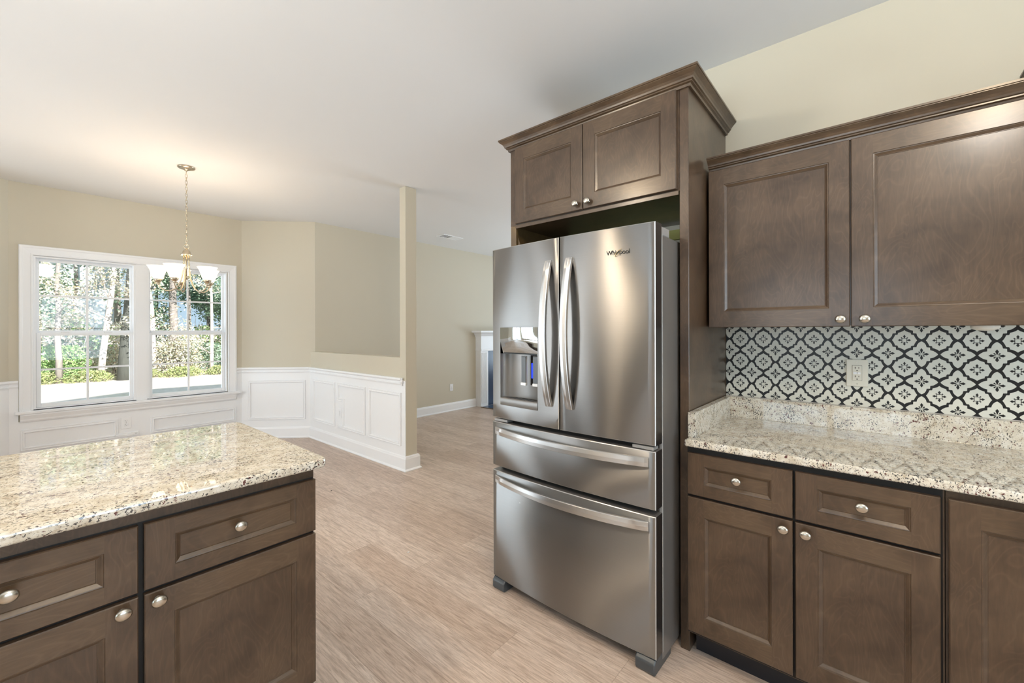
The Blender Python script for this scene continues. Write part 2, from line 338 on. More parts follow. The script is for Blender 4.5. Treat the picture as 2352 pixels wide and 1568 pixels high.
# trims
def mpz(a, b, c): return (a, b, c)
base_prof = [(0, 0), (.024, 0), (.026, .008), (.018, .02), (.014, .022), (.014, .118), (.011, .126), (.009, .136), (.004, .142), (0, .144)]
tn = [0]
def trim(mb, label, mat=None):
    tn[0] += 1; return tag(mb.build('trim_%d' % tn[0], mat or M['trim']), label, 'trim', None, 'structure')
bl = MB(); bl.sweep([(-1.33, HY1), (XB0-.61, HY1), (XB0, YW), (XB1, YW), (HX0, HY1), (HX0, HY0), (HX1, HY0), (HX1, YL)], [(o+.008 if o > 0 else 0, h) for o, h in base_prof])
tag(bl.build('baseboard_dining', M['trim']), 'white baseboard around the bay and half wall', 'baseboard', None, 'structure')
bl = MB(); bl.sweep([(HX1+.02, YL), (5.36, YL)], base_prof); tag(bl.build('baseboard_living', M['trim']), 'white baseboard of the living room wall', 'baseboard', None, 'structure')
# wainscot boards
wb = [(0, .0), (.008, .0), (.008, .875), (0, .875)]
m = MB(); m.sweep([(-1.0, HY1), (XB0-.61, HY1), (XB0, YW), (-.009, YW)], wb)
m.box(-.009, 1.782, YW-.008, YW, 0, .51); trim(m, 'white wainscot board left of and under the window')
m = MB(); m.sweep([(1.782, YW), (XB1, YW), (HX0, HY1), (HX0, HY0)], wb); trim(m, 'white wainscot board on the angled wall and half wall')
rail = [(0, .826), (.012, .826), (.014, .834), (.020, .842), (.020, .850), (.013, .856), (.013, .868), (.022, .876), (.034, .884), (.034, .896), (.030, .902), (0, .902)]
m = MB(); m.sweep([(1.78, YW), (XB1, YW), (HX0, HY1), (HX0, HY0+.045)], rail); trim(m, 'white chair rail right of the window')
m = MB(); m.sweep([(-1.0, HY1), (XB0-.61, HY1), (XB0, YW), (XB0+.06, YW)], rail); trim(m, 'white chair rail left of the window')
# rounded end of the chair rail
m = MB(); m.lathe([(0, -.040), (.008, -.038), (.008, -.028), (.005, -.022), (.015, -.012), (.019, 0), (.015, .014), (.006, .022), (.009, .028), (.009, .040), (0, .040)], (HX0-.018, HY0+.04, .864), 16); trim(m, 'turned end of the chair rail')
frame_prof = [(0, 0), (0, .012), (.004, .015), (.010, .012), (.016, .012), (.020, .017), (.027, .017), (.032, .006), (.034, 0)]
def on_plane(o, U, V, W):
    o = Vector(o); U = Vector(U); V = Vector(V); W = Vector(W)
    return lambda a, b, c: tuple(o+U*a+V*b+W*c)
def moulding(pts, pl, label):
    m = MB(); m.sweep(pts, frame_prof, True, None, pl); trim(m, label)
def rect(u0, u1, v0, v1): return [(u0, v0), (u0, v1), (u1, v1), (u1, v0)]     # clockwise -> offset inward (right of travel)
pl_half = on_plane((HX0-.008, 0, 0), (0, -1, 0), (0, 0, 1), (-1, 0, 0))        # u = -Y
moulding(rect(-5.4, -4.8412, .235, .755), pl_half, 'picture-frame moulding nearest the bay corner on the half wall')
moulding([(-4.772, 0.235), (-4.772, 0.272), (-4.6535, 0.272), (-4.6535, 0.55), (-4.772, 0.55), (-4.772, 0.755), (-4.1694, 0.755), (-4.1694, 0.235)], pl_half, 'picture-frame moulding stepped around the outlet')
moulding(rect(-4.0953, -3.5123, .235, .755), pl_half, 'picture-frame moulding nearest the column')
s2 = math.sqrt(.5)
pl_ang = on_plane((XB1-.008*s2, YW-.008*s2, 0), (s2, -s2, 0), (0, 0, 1), (-s2, -s2, 0))
moulding(rect(.085, .785, .235, .735), pl_ang, 'picture-frame moulding on the angled wall')
pl_win = on_plane((0, YW-.008, 0), (1, 0, 0), (0, 0, 1), (0, -1, 0))
moulding([(0, 0.2363), (0, 0.4343), (0.6782, 0.4343), (0.6782, 0.2759), (0.8415, 0.2759), (0.8415, 0.2363)], pl_win, 'picture-frame moulding under the left window')
moulding(rect(0.9454, 1.7671, 0.2363, 0.4145), pl_win, 'picture-frame moulding under the right window')

# ---------------------------------------------------------------- window_1
win = bpy.data.objects.new('window_1', None); COL.objects.link(win); win.location = (0, 0, 0); tag(win, 'white double-hung twin window', 'window', None, 'structure')
case_prof = [(0, 0), (0, .016), (.006, .022), (.020, .022), (.026, .018), (.060, .014), (.075, .012), (.080, .016), (.088, .016), (.092, .010), (.092, 0)]
pl = on_plane((0, YW, 0), (1, 0, 0), (0, 0, 1), (0, -1, 0))
m = MB(); m.sweep([(-.007, 0.6076), (-.007, 2.1866), (1.78, 2.1866), (1.78, 0.6076)], case_prof, False, None, pl); m.build('casing', M['trim'], win)
m = MB(); m.box(-.035, 1.8077, YW-.065, YW+.02, 0.5828, 0.6105, None, .006); m.build('stool', M['trim'], win)
m = MB(); m.sweep([(.0, .0), (1.7721, .0)], [(.0, 0), (.022, .0), (.038, .0), (.04, .012), (.02, .05), (.02, .06), (.012, .075), (0, .078)], False, None, lambda a, b, c: (a, YW-.01+b, 0.5828-c)); m.build('apron', M['trim'], win)
m = MB(); m.box(0.8266, 0.9177, YW-.004, YW+.12, 0.6076, 2.1024); m.build('mullion', M['trim'], win)
m = MB()
for a, b in ((WX0-.003, 0.8266), (0.9177, WX1+.003)):
    m.box(a, a+.02, YW, YW+.13, 0.6076, 2.0975); m.box(b-.02, b, YW, YW+.13, 0.6076, 2.0975); m.box(a+.02, b-.02, YW, YW+.13, 2.0777, 2.0975); m.box(a+.02, b-.02, YW, YW+.13, 0.6076, 0.6254)
m.build('jamb', M['trim'], win)
def sash(a, b, z0, z1, y, top):
    m = MB(); s = .032
    m.box(a, a+s, y, y+.03, z0, z1, None, .003); m.box(b-s, b, y, y+.03, z0, z1, None, .003); m.box(a+s, b-s, y+.0003, y+.0297, z0, z0+(.03 if top else .036)); m.box(a+s, b-s, y+.0003, y+.0297, z1-.03, z1)
    o = m.build('sash', M['trim'], win)
    m = MB(); cx = (a+b)/2; cz = (z0+z1)/2+.003
    m.box(cx-.009, cx+.009, y+.010, y+.020, z0+.02, z1-.02); m.box(a+.02, cx-.009, y+.0105, y+.0195, cz-.009, cz+.009); m.box(cx+.009, b-.02, y+.0105, y+.0195, cz-.009, cz+.009); m.build('muntin', M['trim'], o)
    m = MB(); m.box(a+.02, b-.02, y+.013, y+.017, z0+.02, z1-.02); m.build('pane', M['glass'], o)
    return o
for a, b in ((0.101, 0.8098), (0.9346, WX1-.017)):
    sash(a-.008, b+.008, 1.345, 2.0807, YW+.075, True); so = sash(a+.0015, b-.0015, 0.6264, 1.352, YW+.035, False)
    m = MB()
    for k in (.28, .72): xx = a+(b-a)*k; m.box(xx-.03, xx+.03, YW+.028, YW+.075, 1.352, 1.362, None, .003)
    m.build('sash_lock', M['trim'], so)

# patio door mirrored in the fridge, and unseen windows added to admit the fill
def glazed(name, label, axis, c, u0, u1, z0, z1, nmul, wid=.07, hz=()):
    t = bpy.data.objects.new(name, None); COL.objects.link(t); tag(t, label, 'window', None, 'structure')
    f = MB(); g = MB()
    def B(mb, a, b, z0_, z1_, d0, d1):
        if axis == 'x': mb.box(c+d0, c+d1, a, b, z0_, z1_)
        else: mb.box(a, b, c+d0, c+d1, z0_, z1_)
    B(f, u0, u0+wid, z0, z1, -.04, .04); B(f, u1-wid, u1, z0, z1, -.04, .04); B(f, u0+wid, u1-wid, z1-wid, z1, -.04, .04); B(f, u0+wid, u1-wid, z0, z0+wid, -.04, .04)
    for k in range(1, nmul): x = u0+(u1-u0)*k/nmul; B(f, x-wid*.7, x+wid*.7, z0+wid, z1-wid, -.038, .038)
    for z in hz: B(f, u0+wid, u1-wid, z-.02, z+.02, -.02, .02)
    B(g, u0+wid*.9, u1-wid*.9, z0+wid*.9, z1-wid*.9, -.004, .004)
    f.build('frame', M['trim'], t); g.build('pane', M['glass'], t)
glazed('door_1', 'white glazed patio door left of the bay', 'y', HY1+.06, -3.0, -1.35, 0, 2.1, 2, .09)
glazed('fill_window_2', 'unseen window added on the left kitchen wall for fill light', 'x', XL-.05, -.45, 1.45, .85, 2.15, 2, .06, (1.5,))
glazed('fill_window_5', 'tall unseen window added on the left dining wall for fill light', 'x', XL-.05, 3.8, 5.4, .4, 2.2, 2, .06, (1.3,))
glazed('fill_window_3', 'unseen window added on the rear wall for fill light', 'y', YR-.05, -.9, 1.5, .65, 2.25, 2, .06, (1.45,))
glazed('fill_window_4', 'large unseen window added on the right living room wall for fill light', 'x', XR+.05, 1.0, 4.2, .4, 2.4, 3, .06)

# ---------------------------------------------------------------- cabinetry
def door_mb(w, h, t=.02, fr=.064, horizontal_panel=False, fz=.071):
    """shaker front; local: x 0..w, z 0..h, front face at y=0, back at y=t"""
    m = MB(); V, H = M['wood'], M['woodh']; e = .0025
    def ring(i, d): return [(i, d, i), (w-i, d, i), (w-i, d, h-i), (i, d, h-i)]
    back = ring(0, t); r0 = ring(0, e); r1 = ring(e, 0); ri = ring(fr, 0)
    def rq(a, b, mat=None):
        for k in range(4):
            j = (k+1) % 4; mm = mat or (H if k in (0, 2) else V); m.face([a[k], a[j], b[j], b[k]], mm)
    rq(back, r0, V); rq(r0, r1, V); m.face(back, V)
    # stiles run full height, rails between them
    m.face([(e, 0, e), (fr, 0, e), (fr, 0, h-e), (e, 0, h-e)], V); m.face([(w-fr, 0, e), (w-e, 0, e), (w-e, 0, h-e), (w-fr, 0, h-e)], V)
    if horizontal_panel: fz = .046
    m.face([(fr, 0, e), (w-fr, 0, e), (w-fr, 0, fz), (fr, 0, fz)], H); m.face([(fr, 0, h-fz), (w-fr, 0, h-fz), (w-fr, 0, h-e), (fr, 0, h-e)], H)
    def rin(i, d): return [(fr+i, d, fz+i), (w-fr-i, d, fz+i), (w-fr-i, d, h-fz-i), (fr+i, d, h-fz-i)]
    steps = [(0, 0), (.0015, .0025), (.004, .003), (.0125, .0095), (.0135, .0095), (.0145, .0115)]
    for (i0, d0), (i1, d1) in zip(steps, steps[1:]): rq(rin(i0, d0), rin(i1, d1))
    m.face(rin(*steps[-1]), H if horizontal_panel else V)
    return m
def knob(parent, x, z):
    m = MB(); mp = lambda a, b, c: (x+a, -c, z+b)
    m.lathe([(0, 0), (.0085, 0), (.0085, .002), (.005, .004), (.0045, .013), (.007, .0155)], mat=None, mp=mp, seg=20)
    m.lathe([(.007, .0155), (.0145, .017), (.0165, .020), (.0165, .022), (.013, .0255), (.007, .0275), (0, .028)], mp=mp, seg=28, sx=1.06, sy=.94)
    return m.build('knob', M['nickel'], parent)
def front(parent, name, x0, x1, z0, z1, y=0, kn=None, fr=.064, hp=False):
    o = door_mb(x1-x0, z1-z0, fr=fr, horizontal_panel=hp).build(name, None, parent); o.location = (x0, y, z0)
    if kn: knob(o, kn[0]-x0, kn[1]-z0)
    return o
RZ = R(-90)     # kitchen run: local -Y faces -X, local x runs towards -Y
# base cabinet (two drawers over two doors). origin at (X=1.775,Y=.588): local x = .588 - Y
bc = empty('base_cabinet', 'dark brown base cabinet with two drawers over two doors, beside the refrigerator', 'cabinet', (1.775, .588, 0), RZ)
m = MB(); W = .748
m.box(.001, W, .022, .645, .115, .883, M['wood']); m.box(.012, W, .10, .645, 0, .115, M['toe']); m.build('carcass', M['wood'], bc)
m = MB(); m.box(.004, W-.004, .0205, .0225, .118, .882); m.build('gap_shade_frame', M['black'], bc)  # thin black sheet, the shade in the gaps between fronts put into colour
front(bc, 'drawer_front', .009, .369, .690, .858, 0, (.192, .785), hp=True); front(bc, 'drawer_front', .377, .738, .690, .858, 0, (.558, .785), hp=True)
front(bc, 'door', .009, .369, .134, .680, 0, (.342, .650)); front(bc, 'door', .377, .738, .134, .680, 0, (.408, .650))
bc2 = empty('base_cabinet', 'dark brown base cabinet with one full-height door, at the right edge', 'cabinet', (1.775, -.161, 0), RZ)
m = MB(); m.box(.001, .86, .022, .645, .115, .883, M['wood']); m.box(.001, .86, .10, .645, 0, .115, M['toe']); m.build('carcass', M['wood'], bc2)
front(bc2, 'door', .006, .42, .134, .858, 0); front(bc2, 'door', .428, .85, .134, .858, 0)

# fridge surround: local x = 1.583 - Y, origin X = 1.84
fc = empty('refrigerator_cabinet', 'tall brown cabinet surround with two doors above the refrigerator', 'cabinet', (1.84, 1.583, 0), RZ)
DW = .589
m = MB(); m.box(.953, .991, 0, DW, 0, 2.39, None, .0015); m.build('side_panel', M['wood'], fc)
m = MB(); m.box(0, .038, 0, .02, 0, 1.955, None, .001); m.prism([(.055, 0), (.10, 1.80), (.045, 1.90), (.045, 1.955), (DW, 1.955), (DW, 0)], .0, .016, M['rawwood'], lambda a, b, c: (c, a, b)); m.build('side_panel', M['wood'], fc)
m = MB(); m.box(0, .953, 0, DW, 1.955, 2.39); m.build('carcass', M['wood'], fc)
m = MB(); m.box(.04, .95, -.004, 0, 1.938, 1.957, None, .001); m.build('bottom_rail', M['woodh'], fc)
front(fc, 'door', .046, .485, 1.960, 2.384, -.021, (.452, 1.992)); front(fc, 'door', .489, .945, 1.960, 2.384, -.021, (.520, 1.992))
def crown_prof(H_, O): return [(0, 0), (.010, 0), (.012, H_*.16), (.020, H_*.22), (.020, H_*.30), (.026, H_*.34), (.028, H_*.46), (.034, H_*.60), (O-.010, H_*.72), (O-.004, H_*.80), (O-.004, H_*.84), (O, H_*.87), (O, H_), (0, H_)]
m = MB(); m.sweep([(0, DW), (0, 0), (.991, 0), (.991, DW)], [(o, h) for o, h in crown_prof(.064, .052)], False, None, lambda a, b, c: (a, b, 2.384+c))
m.build('crown_moulding', M['woodh'], fc)
# upper wall cabinet: origin (2.07,.578): local x = .578 - Y
uc = empty('wall_cabinet', 'long brown wall cabinet with two doors over the tiled backsplash', 'cabinet', (2.07, .578, 0), RZ)
m = MB(); m.box(0, 1.055, .021, .358, 1.376, 2.12); m.build('carcass', M['wood'], uc)
front(uc, 'door', .0, .509, 1.370, 2.087, 0, (.481, 1.399)); front(uc, 'door', .513, 1.052, 1.370, 2.087, 0, (.553, 1.399))
m = MB(); m.sweep([(0, .021), (1.055, .021)], crown_prof(.054, .052), False, None, lambda a, b, c: (a, b, 2.088+c)); m.build('crown_moulding', M['woodh'], uc)
m = MB(); m.lathe([(0, 0), (.036, 0), (.037, -.012), (.032, -.018), (.020, -.022), (0, -.024)], (.88, .17, 1.376), 28)
tag(m.build('puck_light', M['puck']), 'round white puck light under the wall cabinet', 'light').matrix_world = Matrix.Translation((2.07, .578, 0)) @ Matrix.Rotation(RZ, 4, 'Z')
tc_ = empty('wall_cabinet', 'taller wall cabinet whose crown shows at the right edge', 'cabinet', (2.07, -.478, 0), RZ)
m = MB(); m.box(0, .76, .021, .358, 1.70, 2.245); m.build('carcass', M['wood'], tc_); front(tc_, 'door', .003, .378, 1.72, 2.24, 0); front(tc_, 'door', .382, .757, 1.72, 2.24, 0)
m = MB(); m.sweep([(0, .359), (0, .021), (.76, .021), (.76, .359)], [(o, h) for o, h in crown_prof(.056, .062)], False, None, lambda a, b, c: (a, b, 2.245+c)); m.build('crown_moulding', M['woodh'], tc_)

# island
ic = empty('island_cabinet', 'dark brown island cabinet with two drawers over two doors', 'cabinet', (-.252, 1.482, 0))
IW = .925
m = MB(); m.box(.001, IW, .021, .62, .115, .883, M['wood']); m.box(.02, IW-.03, .09, .60, 0, .115, M['toe']); m.build('carcass', M['wood'], ic)
m = MB(); m.box(.004, IW-.002, .0195, .0215, .118, .845, M['black']); m.box(.002, IW-.001, .017, .0215, .845, .882, M['wood']); m.build('gap_shade_frame', M['black'], ic)  # black sheet paints the gap shade, the strip above it is wood
front(ic, 'drawer_front', .004, .456, .662, .840, 0, (.234, .768), .066, True); front(ic, 'drawer_front', .468, IW, .662, .840, 0, (.690, .764), .066, True)
front(ic, 'door', .004, .456, .134, .651, 0, (.424, .630)); front(ic, 'door', .468, IW, .134, .651, 0, (.496, .630))
i2 = empty('island_cabinet', 'second island cabinet continuing left out of the frame', 'cabinet', (-1.18, 1.482, 0))
m = MB(); m.box(.001, .926, .021, .62, .115, .883, M['wood']); m.box(.02, .926, .09, .60, 0, .115, M['toe']); m.build('carcass', M['wood'], i2)
front(i2, 'drawer_front', .004, .456, .662, .840, 0, (.234, .768), .066, True); front(i2, 'drawer_front', .464, .918, .662, .840, 0, (.690, .764), .066, True)
front(i2, 'door', .004, .456, .134, .651, 0, (.424, .630)); front(i2, 'door', .464, .918, .134, .651, 0, (.496, .630))
def rounded(x0, x1, y0, y1, r, corners=(1, 1, 1, 1)):
    P = []
    for k, (cx, cy, sx, sy, a0) in enumerate(((x1, y0, -1, 1, -90), (x1, y1, -1, -1, 0), (x0, y1, 1, -1, 90), (x0, y0, 1, 1, 180))):
        if corners[k]:
            for t in range(9): a = R(a0+90*t/8); P.append((cx+sx*r+r*math.cos(a), cy+sy*r+r*math.sin(a)))
        else: P.append((cx, cy))
    return P
m = MB(); m.prism(rounded(-1.22, .703, 1.446, 2.372, .034), .884, .915)
tag(m.build('island_countertop', M['granite'], bevel=.009), 'polished speckled granite island countertop with a rounded corner', 'countertop')
# kitchen countertop with splashes
ct = empty('granite_countertop', 'speckled granite countertop with low backsplash beside the refrigerator', 'countertop', (0, 0, 0))
m = MB(); m.prism(rounded(1.764, XW-.002, -1.02, .588, .022, (0, 0, 0, 0)), .884, .914); m.build('slab', M['granite'], ct, bevel=.008)
m = MB(); m.box(2.39, XW-.002, -1.02, .588, .9135, 1.016); m.build('backsplash', M['granite'], ct, bevel=.002)
m = MB(); m.box(1.812, 2.39, .560, .589, .9135, 1.016); m.build('side_splash', M['granite'], ct, bevel=.002)

# ---------------------------------------------------------------- patterned tile
PX, PZ = .1036, .1134; TY, TZ = .1606, 1.2565
def quad_sym(q):          # q: points of first quadrant from the +z axis to the +y axis; mirrored to a closed outline
    a = q; b = [(x, -y) for x, y in reversed(q)]; c = [(-x, -y) for x, y in q]; d = [(-x, y) for x, y in reversed(q)]
    P = []
    for p in a+b+c+d:
        if not P or (abs(p[0]-P[-1][0])+abs(p[1]-P[-1][1])) > 1e-6: P.append(p)
    return P
# unit cell: +-1 = half the pitch
SA = quad_sym([(0, .93), (.07, .89), (.17, .80), (.25, .67), (.285, .52), (.29, .50), (.47, .485), (.485, .47), (.49, .29), (.67, .24), (.82, .13), (.91, .04), (.93, 0)])
SB = quad_sym([(0, .75), (.06, .695), (.12, .65), (.25, .59), (.375, .548), (.385, .47), (.41, .415), (.44, .40), (.55, .395), (.575, .34), (.62, .22), (.68, .10), (.75, 0)])
def clip(P, y0, y1, z0, z1):
    for ax, lim, sg in ((0, y0, 1), (0, y1, -1), (1, z0, 1), (1, z1, -1)):
        Q = []
        for i in range(len(P)):
            a, b = P[i-1], P[i]; fa = (a[ax]-lim)*sg >= 0; fb = (b[ax]-lim)*sg >= 0
            if fa != fb: t = (lim-a[ax])/(b[ax]-a[ax]); Q.append((a[0]+(b[0]-a[0])*t, a[1]+(b[1]-a[1])*t))
            if fb: Q.append(b)
        P = Q
        if len(P) < 3: return None
    return P
ty0, ty1, tz0, tz1 = -1.02, .5905, 1.016, 1.377
m = MB(); m.box(XW-.0045, XW-.0006, ty0, ty1, tz0, tz1, M['tileblack'])
def add(P, cy, cz, x, mat, rot=0, sc=1):
    c, s = math.cos(rot), math.sin(rot)
    Q = [(cy-(p[0]*c-p[1]*s)*PX/2*sc, cz+(p[0]*s+p[1]*c)*PZ/2*sc) for p in P]; Q = clip(Q, ty0, ty1, tz0, tz1)
    if Q: m.face([(x, a, b) for a, b in Q], mat)
petal = [(0, .03), (.05, .17), (.092, .30), (.0, .43), (-.092, .30), (-.05, .17)]
drop = [(.045*math.cos(t*math.pi/5)+0, .19+.055*math.sin(t*math.pi/5)) for t in range(-1, 7)]+[(0, .06)]
bud = [(-.035, .15), (.035, .15), (.03, .20), (.085, .28), (0, .40), (-.085, .28), (-.03, .20)]
ray_ = [(-.018, .165), (.018, .165), (.022, .30), (0, .255), (-.03, .30)]
for k in range(-4, 13):
    for j in range(-3, 4):
        cy, cz = TY-k*PX, TZ+j*PZ
        if ty0-.1 < cy < ty1+.1:
            add(SA, cy, cz, XW-.0048, M['tilewhite'])
            for q in range(4): add(petal, cy, cz, XW-.0051, M['tileblack'], q*math.pi/2); add(drop, cy, cz, XW-.0051, M['tileblack'], (q+.5)*math.pi/2)
        cy, cz = cy-PX/2, cz-PZ/2
        if ty0-.1 < cy < ty1+.1:
            add(SB, cy, cz, XW-.0048, M['tilewhite'])
            a, b = .13, .165
            for P in ([(-b, a), (b, a), (b, b), (-b, b)], [(-b, -b), (b, -b), (b, -a), (-b, -a)], [(-b, -a), (-a, -a), (-a, a), (-b, a)], [(a, -a), (b, -a), (b, a), (a, a)]): add(P, cy, cz, XW-.0051, M['tileblack'])
            for q in range(4): add(bud, cy, cz, XW-.0051, M['tileblack'], q*math.pi/2); add([(-.025, .20), (.025, .20), (.04, .30), (0, .27), (-.04, .30)], cy, cz, XW-.0051, M['tileblack'], (q+.5)*math.pi/2)
m.face([(XW-.0052, ty0, tz0), (XW-.0052, ty1, tz0), (XW-.0052, ty1, tz0+.0018), (XW-.0052, ty0, tz0+.0018)], M['caulk'])
tag(m.build('backsplash_tile'), 'black and white patterned tile backsplash under the wall cabinet', 'tile')

# ---------------------------------------------------------------- outlets
def outlet(label, pl, w=.070, h=.115, gfci=False, flat_=False):
    t = empty('wall_outlet', label, 'outlet'); P = on_plane(*pl)
    def bx(mb, u0, u1, v0, v1, w0, w1, be=0):
        k = MB(); k.box(u0, u1, v0, v1, w0, w1, None, be); b = len(mb.v); mb.v += [P(*q) for q in k.v]
        for f_ in k.f: mb.f.append([i+b for i in f_]); mb.mi.append(0); mb.sm.append(False)
    t.location = P(0, 0, 0); inv = Vector(P(0, 0, 0))
    def fin(mb, name, mat, par=t):
        mb.v = [tuple(Vector(q)-inv) for q in mb.v]; o = mb.build(name, mat, par); return o
    m = MB(); bx(m, -w/2, w/2, -h/2, h/2, 0, .006, .002); fin(m, 'cover_plate', M['plate'] if not flat_ else M['trim'])
    m = MB(); s = MB()
    if gfci:
        bx(m, -.0165, .0165, -.033, .033, .006, .0085, .001); bx(s, -.0172, .0172, -.0337, .0337, .0058, .0063)
        k = MB(); bx(k, -.013, -.001, -.005, .004, .0085, .0098, .0005); bx(k, .001, .012, -.005, .004, .0085, .0098, .0005); fin(k, 'button', M['trim'])
        cs = (.019, -.019)
    else:
        for c in (.0195, -.0195): bx(m, -.0165, .0165, c-.014, c+.014, .006, .009, .003)
        cs = (.0195, -.0195)
    for c in cs:
        bx(s, -.0075, -.005, c+.0, c+.008, .0085, .0092); bx(s, .005, .007, c+.001, c+.007, .0085, .0092); bx(s, -.0022, .0022, c-.010, c-.006, .0085, .0092)
    bx(s, -.002, .002, -.0015, .0015, .006, .0092)
    fin(m, 'receptacle', M['plate'] if not flat_ else M['trim']); fin(s, 'slots', M['slot'])
    for c in ((h/2-.012), -(h/2-.012)):
        k = MB(); bx(k, -.0025, .0025, c-.0025, c+.0025, .006, .0068)
        if gfci: fin(k, 'screw', M['screw'])
    return t
outlet('ivory safety outlet set into the patterned tile', ((XW-.005, .056, 1.166), (0, -1, 0), (0, 0, 1), (-1, 0, 0)), .076, .120, True)
outlet('white outlet under the dining window, between two mouldings', ((0.7425, YW-.008, 0.3818), (1, 0, 0), (0, 0, 1), (0, -1, 0)), .080, .125, flat_=True)
outlet('white outlet low on the half wall beside the stepped moulding', ((HX0-.008, 4.7276, .405), (0, -1, 0), (0, 0, 1), (-1, 0, 0)), flat_=True)
outlet('white outlet on the far living room wall', ((4.79, YL, .400), (1, 0, 0), (0, 0, 1), (0, -1, 0)), flat_=True)

# ceiling vent
v_ = empty('ceiling_vent', 'small white ceiling vent beyond the column', 'vent', (4.20, 4.82, CZ))
m = MB(); m.box(-.19, .19, -.09, -.07, -.008, 0); m.box(-.19, .19, .07, .09, -.008, 0); m.box(-.19, -.17, -.07, .07, -.008, 0); m.box(.17, .19, -.07, .07, -.008, 0); m.build('frame', M['trim'], v_)
m = MB(); m.box(-.17, .0, -.07, .07, -.002, 0); m.build('opening', M['slot'], v_)
m = MB()
for k in range(9): x = -.16+k*.04; m.box(x, x+(.012 if x < 0 else .036), -.07, .07, -.007, -.003)
m.build('louvre', M['trim'], v_)

# ---------------------------------------------------------------- fireplace in the living room
fp = empty('fireplace', 'white mantel fireplace with a dark blue surround', 'fireplace', (5.37, YL, 0))
m = MB(); m.sweep([(0, 0), (0, -.14), (1.75, -.14), (1.75, 0)], [(o, h) for o, h in [(0, 0), (.01, 0), (.012, .02), (.03, .05), (.04, .07), (.06, .08), (.10, .09), (.10, .12), (0, .12)]], False, None, lambda a, b, c: (a, b, 1.245+c)); m.box(0, 1.75, -.20, -.0, 1.355, 1.365); m.build('mantel_shelf', M['trim'], fp)
m = MB(); m.box(0, 1.75, -.14, 0, 1.02, 1.25); m.box(-.008, 1.758, -.152, 0, 1.0, 1.04, None, .004); m.build('frieze', M['trim'], fp)
for x in (0, 1.56):
    m = MB(); m.box(x, x+.19, -.13, 0, 0, 1.0)
    for k in range(6): m.box(x+.02+k*.026, x+.034+k*.026, -.138, -.13, .06, .97)
    m.build('pilaster', M['trim'], fp)
m = MB(); m.box(.19, .42, -.10, 0, 0, 1.0); m.box(1.33, 1.56, -.10, 0, 0, 1.0); m.box(.42, 1.33, -.10, 0, .75, 1.0); m.build('surround', M['blue'], fp)
m = MB(); m.box(.42, 1.33, -.03, 0, 0, .75); m.box(.40, 1.35, -.13, -.10, .70, .78, None, .01); m.build('firebox', M['soot'], fp)
m = MB(); m.box(-.0, 1.75, -.62, -.152, .001, .010, M['blue']); m.box(-.03, 1.78, -.65, -.62, .001, .012, M['rawwood']); m.box(-.03, 0, -.62, -.15, .001, .012, M['rawwood']); m.build('hearth', M['blue'], fp)

# ---------------------------------------------------------------- refrigerator (local: front -Y, x to the right seen from the front)
FRX, FRY = 1.628, 1.093
fr = empty('refrigerator', 'stainless steel french door refrigerator with water dispenser', 'refrigerator', (FRX, FRY, 0), R(-90-1.2))
HWD = .446; SAG = .020
def yf(x): return -SAG*(1-(x/HWD)**2)
def slab(x0, x1, z0, z1, hole=None, t=.062, name='door', top_r=.0):
    """curved steel front with returned edges, dark gasket side behind"""
    m = MB(); S = M['steel']; n = max(4, int((x1-x0)/.03)); xs = [x0+(x1-x0)*k/n for k in range(n+1)]
    zs = [z0, z1]
    if hole: xs = sorted(set([x for x in xs if abs(x-hole[0]) > .008 and abs(x-hole[1]) > .008]+[hole[0], hole[1]])); zs = [z0, hole[2], hole[3], z1]
    e = .0028
    def P(x, z):   # soften the outer rim
        d = 0
        return (x, yf(x)+d, z)
    for i in range(len(xs)-1):
        for j in range(len(zs)-1):
            if hole and xs[i] >= hole[0]-1e-6 and xs[i+1] <= hole[1]+1e-6 and j == 1: continue
            a, b = xs[i], xs[i+1]; z_0 = zs[j]+(e if j == 0 else 0); z_1 = zs[j+1]-(e if j == len(zs)-2 else 0)
            a2 = a+(e if i == 0 else 0); b2 = b-(e if i == len(xs)-2 else 0)
            m.face([P(a2, z_0), P(b2, z_0), P(b2, z_1), P(a2, z_1)], S, True)
    edge = [(x0+e, z0+e), (x0+e, z1-e), (x1-e, z1-e), (x1-e, z0+e)]; outer = [(x0, z0), (x0, z1), (x1, z1), (x1, z0)]
    # rim: chamfer then side
    def strip(za, zb, mat):
        rows = [[(xs[k] if 0 < k < len(xs)-1 else (x0+e if k == 0 else x1-e), yf(xs[k]), za) for k in range(len(xs))], [(xs[k], yf(xs[k])+e*.8, zb) for k in range(len(xs))]]
        m.grid(rows, mat, False)
    strip(z1-e, z1, M['steelh']); strip(z0+e, z0, M['steelh'])
    for xa, xb in ((x0+e, x0), (x1-e, x1)):
        m.face([(xa, yf(xa), z0+e), (xa, yf(xa), z1-e), (xb, yf(xb)+e*.8, z1), (xb, yf(xb)+e*.8, z0)], M['steelh'])
        m.face([(xb, yf(xb)+e*.8, z0), (xb, yf(xb)+e*.8, z1), (xb, t, z1), (xb, t, z0)], M['gasket'] if abs(xb) > .4 else M['black'])
    for zz in (z0, z1):
        rows = [[(x, yf(x)+e*.8, zz) for x in xs], [(x, t, zz) for x in xs]]; m.grid(rows, M['case'], False)
    m.face([(x0, t, z0), (x1, t, z0), (x1, t, z1), (x0, t, z1)], M['black'])
    return m
